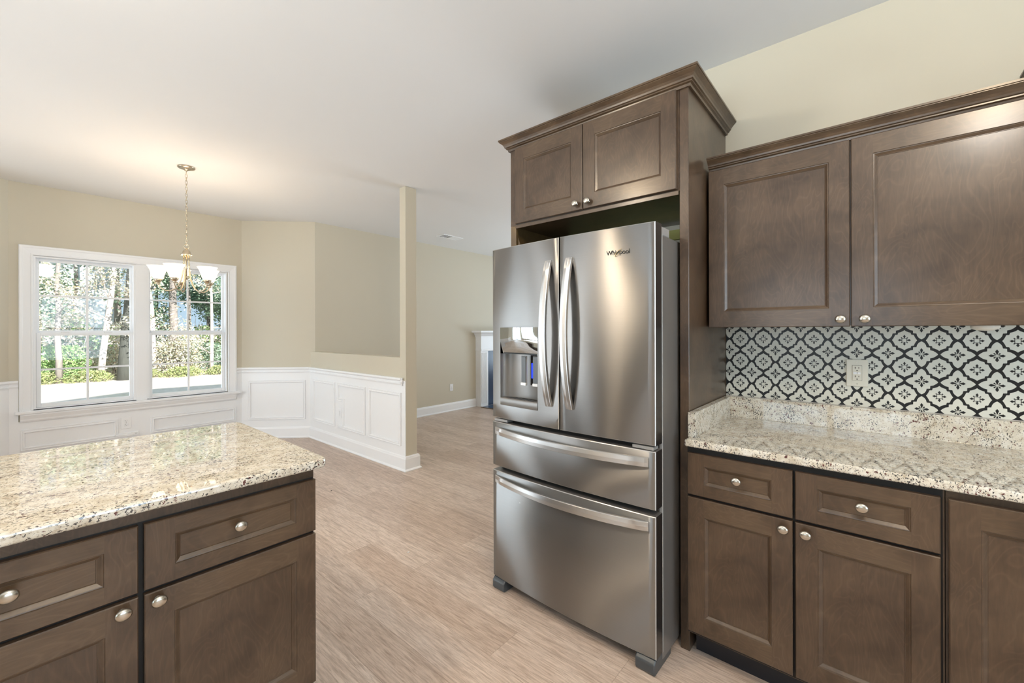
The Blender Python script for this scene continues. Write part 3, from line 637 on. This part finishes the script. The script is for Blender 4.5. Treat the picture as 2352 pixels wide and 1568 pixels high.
# dispenser opening in the left door
HX = (-.385, -.128, .974, 1.374)
ld = slab(-.445, -.003, .903, 1.785, HX).build('door', None, fr); rd = slab(.003, .445, .903, 1.785).build('door', None, fr)
d1 = slab(-.445, .445, .650, .880).build('drawer', None, fr); d2 = slab(-.445, .445, .064, .624).build('freezer_drawer', None, fr)
m = MB(); m.box(-.430, .430, .066, .72, .055, 1.742, M['case'], .004)
m.box(-.425, .425, .062, .066, .06, 1.74, M['black']); m.box(-.430, .430, .05, .066, 1.735, 1.742, M['case']); m.build('case', M['case'], fr)
m = MB(); m.box(.431, .446, .064, .072, .06, 1.745, M['hinge'], .002); m.box(-.446, -.431, .064, .072, .06, 1.745, M['hinge'], .002); m.box(.430, .445, .066, .60, .03, 1.742, M['case'], .003); m.box(-.445, -.430, .066, .60, .03, 1.742, M['case'], .003); m.build('side_skin', M['case'], fr)
for sx in (-1, 1):
    m = MB(); m.prism([(sx*.30, .015), (sx*.30, .20), (sx*.40, .20), (sx*.442, .15), (sx*.442, .015)], 1.742, 1.778, M['hinge']); m.build('hinge_cover', M['hinge'], fr, bevel=.004)
    m = MB(); m.box(sx*.345, sx*.435, .002, .05, .882, .896, None, .002); m.build('centre_hinge', M['hinge'], fr)
    m = MB(); m.prism([(-.005, 0), (-.010, .012), (-.010, .045), (.004, .060), (.16, .060), (.16, 0)], sx*.36, sx*.442, None, lambda a, b, c: (c, a, b)); m.build('foot', M['dark'], fr, bevel=.006)
m = MB(); m.box(-.36, .36, .06, .10, .012, .062); m.build('kick_grille', M['toe'], fr)
# dispenser
dp = empty('dispenser', None, None); dp.parent = fr
x0, x1, z0, z1 = HX; zc = 1.240; yb = .055
m = MB(); yl = lambda x: yf(x)
def A(a, z, d): return (a, yf(a)+d, z)
# cavity: slanted side walls, curved back
cav = [(x0, .0), (x0+.006, .030), (x0+.05, .052), (x0+.11, .060), (x1-.06, .060), (x1-.01, .034), (x1, .0)]
m.grid([[(x, yf(x)+d+.0005, z0+.038) for x, d in cav], [(x, yf(x)+d+.0005, zc) for x, d in cav]], M['disp'], True)
m.face([(x, yf(x)+d, zc) for x, d in cav], M['dark'])
m.build('cavity', M['disp'], dp)
m = MB(); tr = [(x0, .0), (x1, .0)]
m.grid([[A(x, z, d) for x in (x0, x0+.06, x0+.13, x1-.06, x1)] for z, d in ((z0, 0), (z0+.004, -.002), (z0+.034, -.002), (z0+.038, .0), (z0+.040, .004), (z0+.037, .01), (z0+.036, .06))], M['disp'], True); m.build('drip_tray', M['disp'], dp)
m = MB()
for k in range(7): xx = x0+.05+k*.024; m.box(xx, xx+.012, yf(xx)+.012, yf(xx)+.045, z0+.0375, z0+.0385)
m.build('tray_grille', M['dark'], dp)
m = MB(); nx = 14; nz = 10
rows = []
for j in range(nz+1):
    q = j/nz; rows.append([(x0+(x1-x0)*i/nx, yf(x0+(x1-x0)*i/nx)-.001-.012*math.sin(math.pi*i/nx)*math.sin(math.pi*q*.55+.0)+(.012*(1-q)**3 if q < .5 else 0), zc+(z1-zc)*q) for i in range(nx+1)])
m.grid(rows, M['chrome'], True); m.face([rows[0][0], rows[0][-1], (x1, .05, zc), (x0, .05, zc)], M['dark']); m.build('control_panel', M['chrome'], dp)
for px_ in (-.235, -.160):
    m = MB(); m.box(px_-.017, px_+.017, .006, .014, 1.085, 1.232, M['hinge'], .002); m.box(px_-.014, px_+.014, .0035, .006, 1.100, 1.228, M['dark'], .001); m.box(px_-.016, px_+.016, .000, .01, 1.085, 1.098, M['trim'], .001); m.build('paddle', M['dark'], dp)
m = MB(); m.box(-.215, -.180, .034, .046, 1.085, 1.235, M['black'], .002); m.box(-.205, -.199, .030, .034, 1.12, 1.195, M['led']); m.build('indicator_light', M['led'], dp)
# handles
def bow(axis, c, a0, a1, wid, out, name='handle', thick=.010, cur=True):
    m = MB(); n = 64; rows = []
    for k in range(n+1):
        q = k/n; a = a0+(a1-a0)*q; s = math.sin(math.pi*q)
        f = out*(s**.75) if s > 0 else 0
        for_ = []
        sec = [(-wid/2, -.0), (-wid/2+.002, -.0025), (0, -.004), (wid/2-.002, -.0025), (wid/2, 0), (wid/2, thick), (-wid/2, thick)]
        for u, dd in sec:
            if axis == 'z': x = c+u; rows_pt = (x, yf(c)-.006-f+dd, a)
            else: rows_pt = (a, yf(a)-.006-f+dd, c+u)
            for_.append(rows_pt)
        rows.append(for_)
    m.grid(rows, None, False, closed_u=True); m.face(rows[0]); m.face(rows[-1])
    return m
for par, c in ((ld, -.058), (rd, .058)):
    m = bow('z', c, 1.004, 1.684, .034, .052, thick=.014); m.build('handle', M['steelh'], par)
m = bow('x', .836, -.418, .418, .038, .046); m.build('handle', M['steelh'], d1)
m = bow('x', .583, -.418, .418, .038, .046); m.build('handle', M['steelh'], d2)
# lettering
fc_ = bpy.data.curves.new('t', 'FONT'); fc_.body = 'Whirlpool'; fc_.size = .026; fc_.extrude = .0004; fc_.align_x = 'CENTER'; fc_.space_character = .95
tmp = bpy.data.objects.new('t', fc_); COL.objects.link(tmp); bpy.context.view_layer.update()
me = bpy.data.meshes.new_from_object(tmp.evaluated_get(bpy.context.evaluated_depsgraph_get())); bpy.data.objects.remove(tmp)
LX, LZ = .292, 1.672
me.materials.clear(); me.materials.append(M['letter']); lo = bpy.data.objects.new('logo_lettering', me); COL.objects.link(lo); lo.parent = rd
sl = math.atan(2*SAG*LX/HWD**2)
lo.location = (LX, yf(LX)-.0016, LZ); lo.rotation_euler = (R(90), 0, sl)
m = MB(); pts = []
for k in range(33):
    a = R(20+320*k/32); x = .021*math.cos(a); z = .0058*math.sin(a); t_ = R(38); pts.append((LX+.003+x*math.cos(t_)-z*math.sin(t_), yf(LX)-.004, LZ+.006+x*math.sin(t_)+z*math.cos(t_)))
m.tube(pts, [.0004+.0008*abs(math.sin(math.pi*k/32+.6)) for k in range(33)], 6); m.build('logo_swoosh', M['gold'], rd)
m = MB(); m.lathe([(0, -.0005), (.0032, -.0003), (.0045, 0)], (0, 0, 0), 12, None, lambda a, b, c: (-.245+a, yf(-.245)+c, .50+b)); m.build('dent', M['steelh'], d2)

# ---------------------------------------------------------------- chandelier
CX, CY = .932, 4.472
ch = empty('chandelier', 'five-light brushed gold chandelier with frosted glass shades over the dining area', 'chandelier', (CX, CY, 0))
m = MB(); m.lathe([(0, CZ-.004), (.062, CZ-.003), (.063, CZ-.008), (.057, CZ-.014), (.038, CZ-.020), (.018, CZ-.027), (.010, CZ-.035), (0, CZ-.036)], seg=32); m.build('canopy', M['brass'], ch)
m = MB(); z = CZ-.036; k = 0
while z > 2.105:
    pts = []
    for q in range(12):
        a = 2*math.pi*q/12; u = .0085*math.cos(a); vz = .019*math.sin(a); pts.append((u, 0, z-.015+vz) if k % 2 else (0, u, z-.015+vz))
    m.tube(pts, .0019, 6, closed=True); z -= .0275; k += 1
m.build('chain', M['brass'], ch)
m = MB(); m.tube([(.018*math.cos(2*math.pi*q/16), 0, 2.088+.018*math.sin(2*math.pi*q/16)) for q in range(16)], .003, 8, closed=True)
m.lathe([(0, 2.072), (.008, 2.070), (.012, 2.062), (.020, 2.056), (.026, 2.045), (.030, 2.030), (.040, 2.022), (.043, 2.016), (.041, 2.012), (0, 2.014)], seg=28)
m.lathe([(0, 1.835), (.010, 1.835), (.014, 1.828), (.014, 1.818), (.006, 1.812), (.008, 1.806), (0, 1.800)], seg=16); m.tube([(0, 0, 2.02), (0, 0, 1.83)], .0045, 8)
m.build('body', M['brass'], ch)
view = math.atan2(-fw.y, -fw.x)         # direction from the chandelier to the viewer
for d in (18, 90, 162, 234, 306):
    a = R(d); ca, sa = math.cos(a), math.sin(a)
    prof = [(.020, 2.016), (.020, 1.96), (.022, 1.90), (.027, 1.85), (.037, 1.80), (.053, 1.757), (.076, 1.722), (.106, 1.704), (.138, 1.704), (.163, 1.716), (.180, 1.734), (.189, 1.752), (.190, 1.760)]
    m = MB(); m.tube([(r*ca, r*sa, z) for r, z in prof], .0052, 10); arm = m.build('arm', M['brass'], ch)
    c = (.190*ca, .190*sa, 0)
    m = MB(); m.lathe([(0, 1.752), (.013, 1.754), (.015, 1.760), (.011, 1.766), (.016, 1.770), (.026, 1.784), (.029, 1.798), (.027, 1.799), (0, 1.790)], c, 24); m.build('shade_cup', M['brass'], arm)
    m = MB(); m.lathe([(.020, 1.792), (.030, 1.799), (.039, 1.820), (.047, 1.848), (.056, 1.878), (.067, 1.899), (.073, 1.907), (.070, 1.907), (.054, 1.880), (.044, 1.848), (.036, 1.820), (.025, 1.800)], c, 32); m.build('glass_shade', M['shade'], arm)
    lamp('chandelier_bulb', 'POINT', (CX+c[0], CY+c[1], 1.89), 3.0, (1, .88, .72), shadow_soft_size=.03)
# unseen flush lights: the island one streaks on the steel, the others are added fill
def dome(x, y, label, pw):
    t = empty('ceiling_light', label, 'ceiling light', (x, y, CZ))
    m = MB(); m.lathe([(0, 0), (.15, 0), (.155, -.01), (.155, -.022), (.14, -.026)], seg=36); m.build('rim', M['nickel'], t)
    m = MB(); m.lathe([(.14, -.024), (.125, -.055), (.09, -.08), (.045, -.094), (0, -.098)], seg=36); m.build('diffuser', M['dome'], t)
    lamp('ceiling_bulb', 'POINT', (x, y, CZ-.16), pw, (1, .95, .88), shadow_soft_size=.12)
dome(-.35, 1.78, 'round ceiling light over the island', 24)
dome(.35, -.55, 'round ceiling light added as fill behind the viewer', 32)
dome(5.2, .6, 'unseen round ceiling light added as fill in the living room', 42)

# ---------------------------------------------------------------- crumbs on the floor
m = MB(); m.lathe([(0, 0), (.006, .001), (.005, .003), (0, .004)], (1.725, 3.509, 0), 7, sx=1.3, sy=.7)
crumb = m.build('floor_crumb', M['soot']); tag(crumb, 'tiny black crumb on the floor beside the island', 'crumb')
m = MB(); m.lathe([(0, 0), (.007, .001), (.005, .003), (0, .004)], (1.551, 2.171, 0), 6, sx=1.2, sy=.7); tag(m.build('floor_crumb', M['trim']), 'tiny white crumb on the floor in front of the refrigerator', 'crumb')

# ---------------------------------------------------------------- outside
GZ = -.45
m = MB(); m.box(-60, 60, 6.5, 120, GZ-.3, GZ); tag(m.build('lawn', M['lawn']), 'dry pale winter lawn outside the window', 'lawn', None, 'structure')
m = MB(); m.prism([(-7, -7), (14, -7), (14, 6.0), (5.9, 6.03), (4.1, 6.3), (3.6, 5.95), (2.13, 5.1), (-7, .3)], 3.0, 5.5); tag(m.build('roof', M['shingle']), 'unseen roof slab shaped to shade the lawn', 'roof', None, 'structure')  # unseen slab, front edge shaped so its shadow falls across the lawn
def tree(x, y, h, r0, mat, foliage, nl, crown, label, ls=.11, lean=(0, 0), low=0.0, nb=9, group='trees beyond the lawn', name='tree', canopy=None):
    rnd = random.Random(int(x*97+y*31)); t = empty(name, label, 'tree', (x, y, GZ), 0, group)
    m = MB(); pts = [(lean[0]*k/8*h+rnd.uniform(-.04, .04)*(k > 0), lean[1]*k/8*h, h*k/8-.05) for k in range(9)]; m.tube(pts, [r0*(1-.7*k/8) for k in range(9)], 9)
    tips = []
    for k in range(nb):
        zf = rnd.uniform(max(low, .12), .95); bx_, bz = lean[0]*zf*h, zf*h; a = rnd.uniform(0, 6.28); L = crown*rnd.uniform(.6, 1.1)*(1.1-zf*.5); p = Vector((bx_, 0, bz)); P = [p.copy()]; d = Vector((math.cos(a), math.sin(a), rnd.uniform(.1, .9))).normalized()
        for q in range(5): d = (d+Vector((rnd.uniform(-.3, .3), rnd.uniform(-.3, .3), rnd.uniform(-.15, .25)))).normalized(); p = p+d*L/5; P.append(p.copy())
        m.tube(P, [r0*.28*(1-.8*q/5) for q in range(6)], 5, cap=False); tips += P[2:]
        for q in (2, 3, 4):
            d2_ = (d+Vector((rnd.uniform(-1, 1), rnd.uniform(-1, 1), rnd.uniform(-.4, .8)))).normalized(); Q = [P[q]+d2_*(L*.45*s/3)+Vector((0, 0, rnd.uniform(-.05, .05))) for s in range(4)]; m.tube(Q, [r0*.10, r0*.07, r0*.05, r0*.02], 4, cap=False); tips += Q[1:]
    m.build('trunk', mat, t)
    if nl:
        m = MB() if canopy is None else canopy; off = Vector((0, 0, 0)) if canopy is None else Vector((x, y, GZ))
        for k in range(int(nl*2.0)):
            if k == 0: ls *= .68
            c = Vector(rnd.choice(tips))+Vector((rnd.gauss(0, .22), rnd.gauss(0, .22), rnd.gauss(0, .2)))*crown*.5
            if c.z < .1: c.z = rnd.uniform(.1, .5)
            a = Vector((rnd.uniform(-1, 1), rnd.uniform(-1, 1), rnd.uniform(-.6, .6))).normalized()*ls*rnd.uniform(.5, 1.1); b = a.cross(Vector((rnd.uniform(-1, 1), rnd.uniform(-1, 1), rnd.uniform(-1, 1)))).normalized()*ls*.42
            c = c+off; m.face([c-a, c+b, c+a, c-b], None if canopy is None else foliage)
        if canopy is None: m.build('foliage', foliage, t)
    return t
# pale/bare trees to the left, evergreens to the right
tree(2.55, 21.5, 9, .21, M['barkd'], M['leaf_pale'], 900, 2.0, 'thick dark trunk seen in the left window', lean=(.05, 0), low=.15)
tree(2.0, 22.5, 8, .12, M['barkw'], M['leaf_pale'], 1500, 2.2, 'pale leaning trunk left of the thick dark one', lean=(.09, 0), low=.1, ls=.09)
tree(.9, 22.0, 7, .10, M['bark'], M['leaf_pale'], 1800, 2.1, 'pale leafy tree at the far left of the window', low=.08, ls=.09)
tree(3.6, 22.6, 7.5, .11, M['barkw'], M['leaf_pale'], 1500, 2.1, 'pale slim tree just right of the thick trunk', low=.08, lean=(-.03, 0), ls=.09)
tree(4.6, 24.5, 9, .20, M['bark'], M['leaf_pine'], 2600, 2.4, 'grey trunk with pine needles above, in the left window', low=.35)
tree(5.6, 22.5, 6, .08, M['barkw'], M['leaf_pale'], 1200, 1.9, 'thin pale sapling behind the window mullion', low=.05, ls=.09)
tree(6.6, 24.0, 9, .17, M['bark'], M['leaf_pine'], 3200, 2.3, 'pine behind the chandelier', low=.3)
tree(7.9, 23.2, 8, .11, M['barkw'], M['leaf_pale'], 800, 1.8, 'slim white trunk in the right window', low=.1, ls=.09)
tree(9.3, 24.2, 9, .18, M['bark'], M['leaf_pine'], 3200, 2.3, 'grey-green pine right of the chandelier', low=.25)
tree(9.6, 21.8, 9, .20, M['barkw'], M['leaf_pale'], 300, 1.6, 'straight pale trunk at the right edge of the window', low=.4)
tree(11.5, 23.5, 8, .15, M['bark'], M['leaf_green'], 2200, 2.2, 'green tree beyond the right edge of the window', low=.1)
tree(-1.2, 22.5, 8, .13, M['bark'], M['leaf_pale'], 1500, 2.3, 'pale tree left of the window view', low=.1)
rr = random.Random(11); CAN = MB()
for k in range(16):
    xx = -6+k*1.5+rr.uniform(-.4, .4); yy = 26.5+rr.uniform(-1, 3.5)
    tree(xx, yy, rr.uniform(8, 11), rr.uniform(.08, .16), M[rr.choice(['bark', 'barkw', 'bark', 'barkd'])], M[rr.choice(['leaf_pine', 'leaf_pale', 'leaf_pale', 'leaf_dark']) if xx < 4 else rr.choice(['leaf_pine', 'leaf_dark', 'leaf_pale'])], 2600, 2.3, 'tree standing deeper in the wood behind the front row', low=.05, ls=.15, nb=6, group='deeper trees of the wood', canopy=CAN)
tag(CAN.build('wood_canopy'), 'mass of leaves and needles deep in the wood', 'foliage', None, 'stuff')
def shrub(x, y, h, w_, mat, n, label, ls=.10, group='shrubs along the wood edge'):
    rnd = random.Random(int(x*53+y*17)); t = empty('shrub', label, 'shrub', (x, y, GZ), 0, group)
    m = MB()
    for k in range(7): a = rnd.uniform(0, 6.28); m.tube([(0, 0, -.03), (math.cos(a)*w_*.3, math.sin(a)*w_*.3, h*.5), (math.cos(a)*w_*.5, math.sin(a)*w_*.5, h*.92)], [.025, .016, .006], 5, cap=False)
    m.build('stem', M['bark'], t); m = MB()
    ls *= .66
    for k in range(int(n*2.1)):
        a = rnd.uniform(0, 6.28); q = rnd.random()**.5; zz = rnd.uniform(.05, 1); rr = w_*q*(1-.55*zz*zz); c = Vector((math.cos(a)*rr, math.sin(a)*rr, zz*h))
        a = Vector((rnd.uniform(-1, 1), rnd.uniform(-1, 1), rnd.uniform(-1, .4))).normalized()*ls*rnd.uniform(.6, 1.2); b = a.cross(Vector((rnd.uniform(-1, 1), rnd.uniform(-1, 1), rnd.uniform(-1, 1)))).normalized()*ls*.35; m.face([c-a, c+b, c+a, c-b])
    m.build('leaves', mat, t)
for x, y, h, ww, mt, n, lb in ((8.4, 20.6, 2.1, 1.3, 'leaf_green', 3000, 'big glossy green shrub in the right window'), (6.9, 21.2, 1.7, 1.1, 'leaf_green', 2000, 'green shrub left of the biggest one'), (10.2, 21.0, 2.3, 1.2, 'leaf_green', 2200, 'green shrub at the right edge of the window'), (1.0, 23.4, 1.3, 1.0, 'leaf_green', 1400, 'low dark green shrub at the far left'), (2.6, 23.6, 1.2, 1.0, 'leaf_pale', 1100, 'tangle of pale twigs under the thick trunk'), (4.3, 22.8, 1.4, 1.2, 'leaf_pale', 1600, 'pale brush in the middle of the left window'), (5.6, 23.6, 1.3, 1.1, 'leaf_pine', 1300, 'grey-green brush behind the mullion')): shrub(x, y, h, ww, M[mt], n, lb)
m = MB(); ru = random.Random(5); ML = [M['leaf_dark'], M['leaf_pale'], M['leaf_green'], M['leaf_pale']]
for k in range(15000):
    x = ru.uniform(-3, 13); y = ru.uniform(24.6, 27.0); hh = 2.2+.5*math.sin(x*1.9)+.4*math.sin(x*4.3+1); c = Vector((x, y, GZ+hh*ru.random()**.8)); a = Vector((ru.uniform(-1, 1), ru.uniform(-1, 1), ru.uniform(-1, .6))).normalized()*.12*ru.uniform(.5, 1.2)
    b = a.cross(Vector((ru.uniform(-1, 1), ru.uniform(-1, 1), ru.uniform(-1, 1)))).normalized()*.045; m.face([c-a, c+b, c+a, c-b], ML[int((x+3)*1.1+ru.random()*1.5) % 4])
for k in range(420):
    x = ru.uniform(-2, 12); y = ru.uniform(24.2, 26.5); z = GZ; P = [(x, y, z-.05)]; dx = ru.uniform(-.5, .5)
    for q in range(4): x += dx*.4+ru.uniform(-.15, .15); z += ru.uniform(.3, .75); P.append((x, y+ru.uniform(-.2, .2), z))
    m.tube(P, [.016, .013, .010, .007, .003], 4, M['barkw'], cap=False)
tag(m.build('undergrowth'), 'tangled undergrowth of twigs and leaves filling the wood', 'undergrowth', None, 'stuff')
for x, y in ((.4, 22.2), (1.7, 22.0), (3.1, 21.9), (4.4, 21.6), (5.8, 21.4), (7.2, 20.6)): shrub(x, y, .38, .75, M['leaf_lime'], 520, 'low yellow-green ground plants at the lawn edge', .09, 'ground plants at the lawn edge')
# neighbour's house among the trees
nh = empty('neighbour_house', 'pale house with horizontal siding behind the trees', 'house', (1.5, 33, GZ))
m = MB(); m.box(-7, 2.2, 0, 8, 0, 6.5); m.build('siding_wall', M['siding'], nh)
m = MB(); m.prism([(-7.6, 6.4), (2.8, 6.4), (-2.4, 9.5)], -.5, 8.5, None, lambda a, b, c: (a, c, b)); m.build('roof', M['shingle'], nh)
m = MB(); m.box(-.2, 1.0, -.05, 0, 2.4, 4.0); m.build('window', M['trim'], nh)
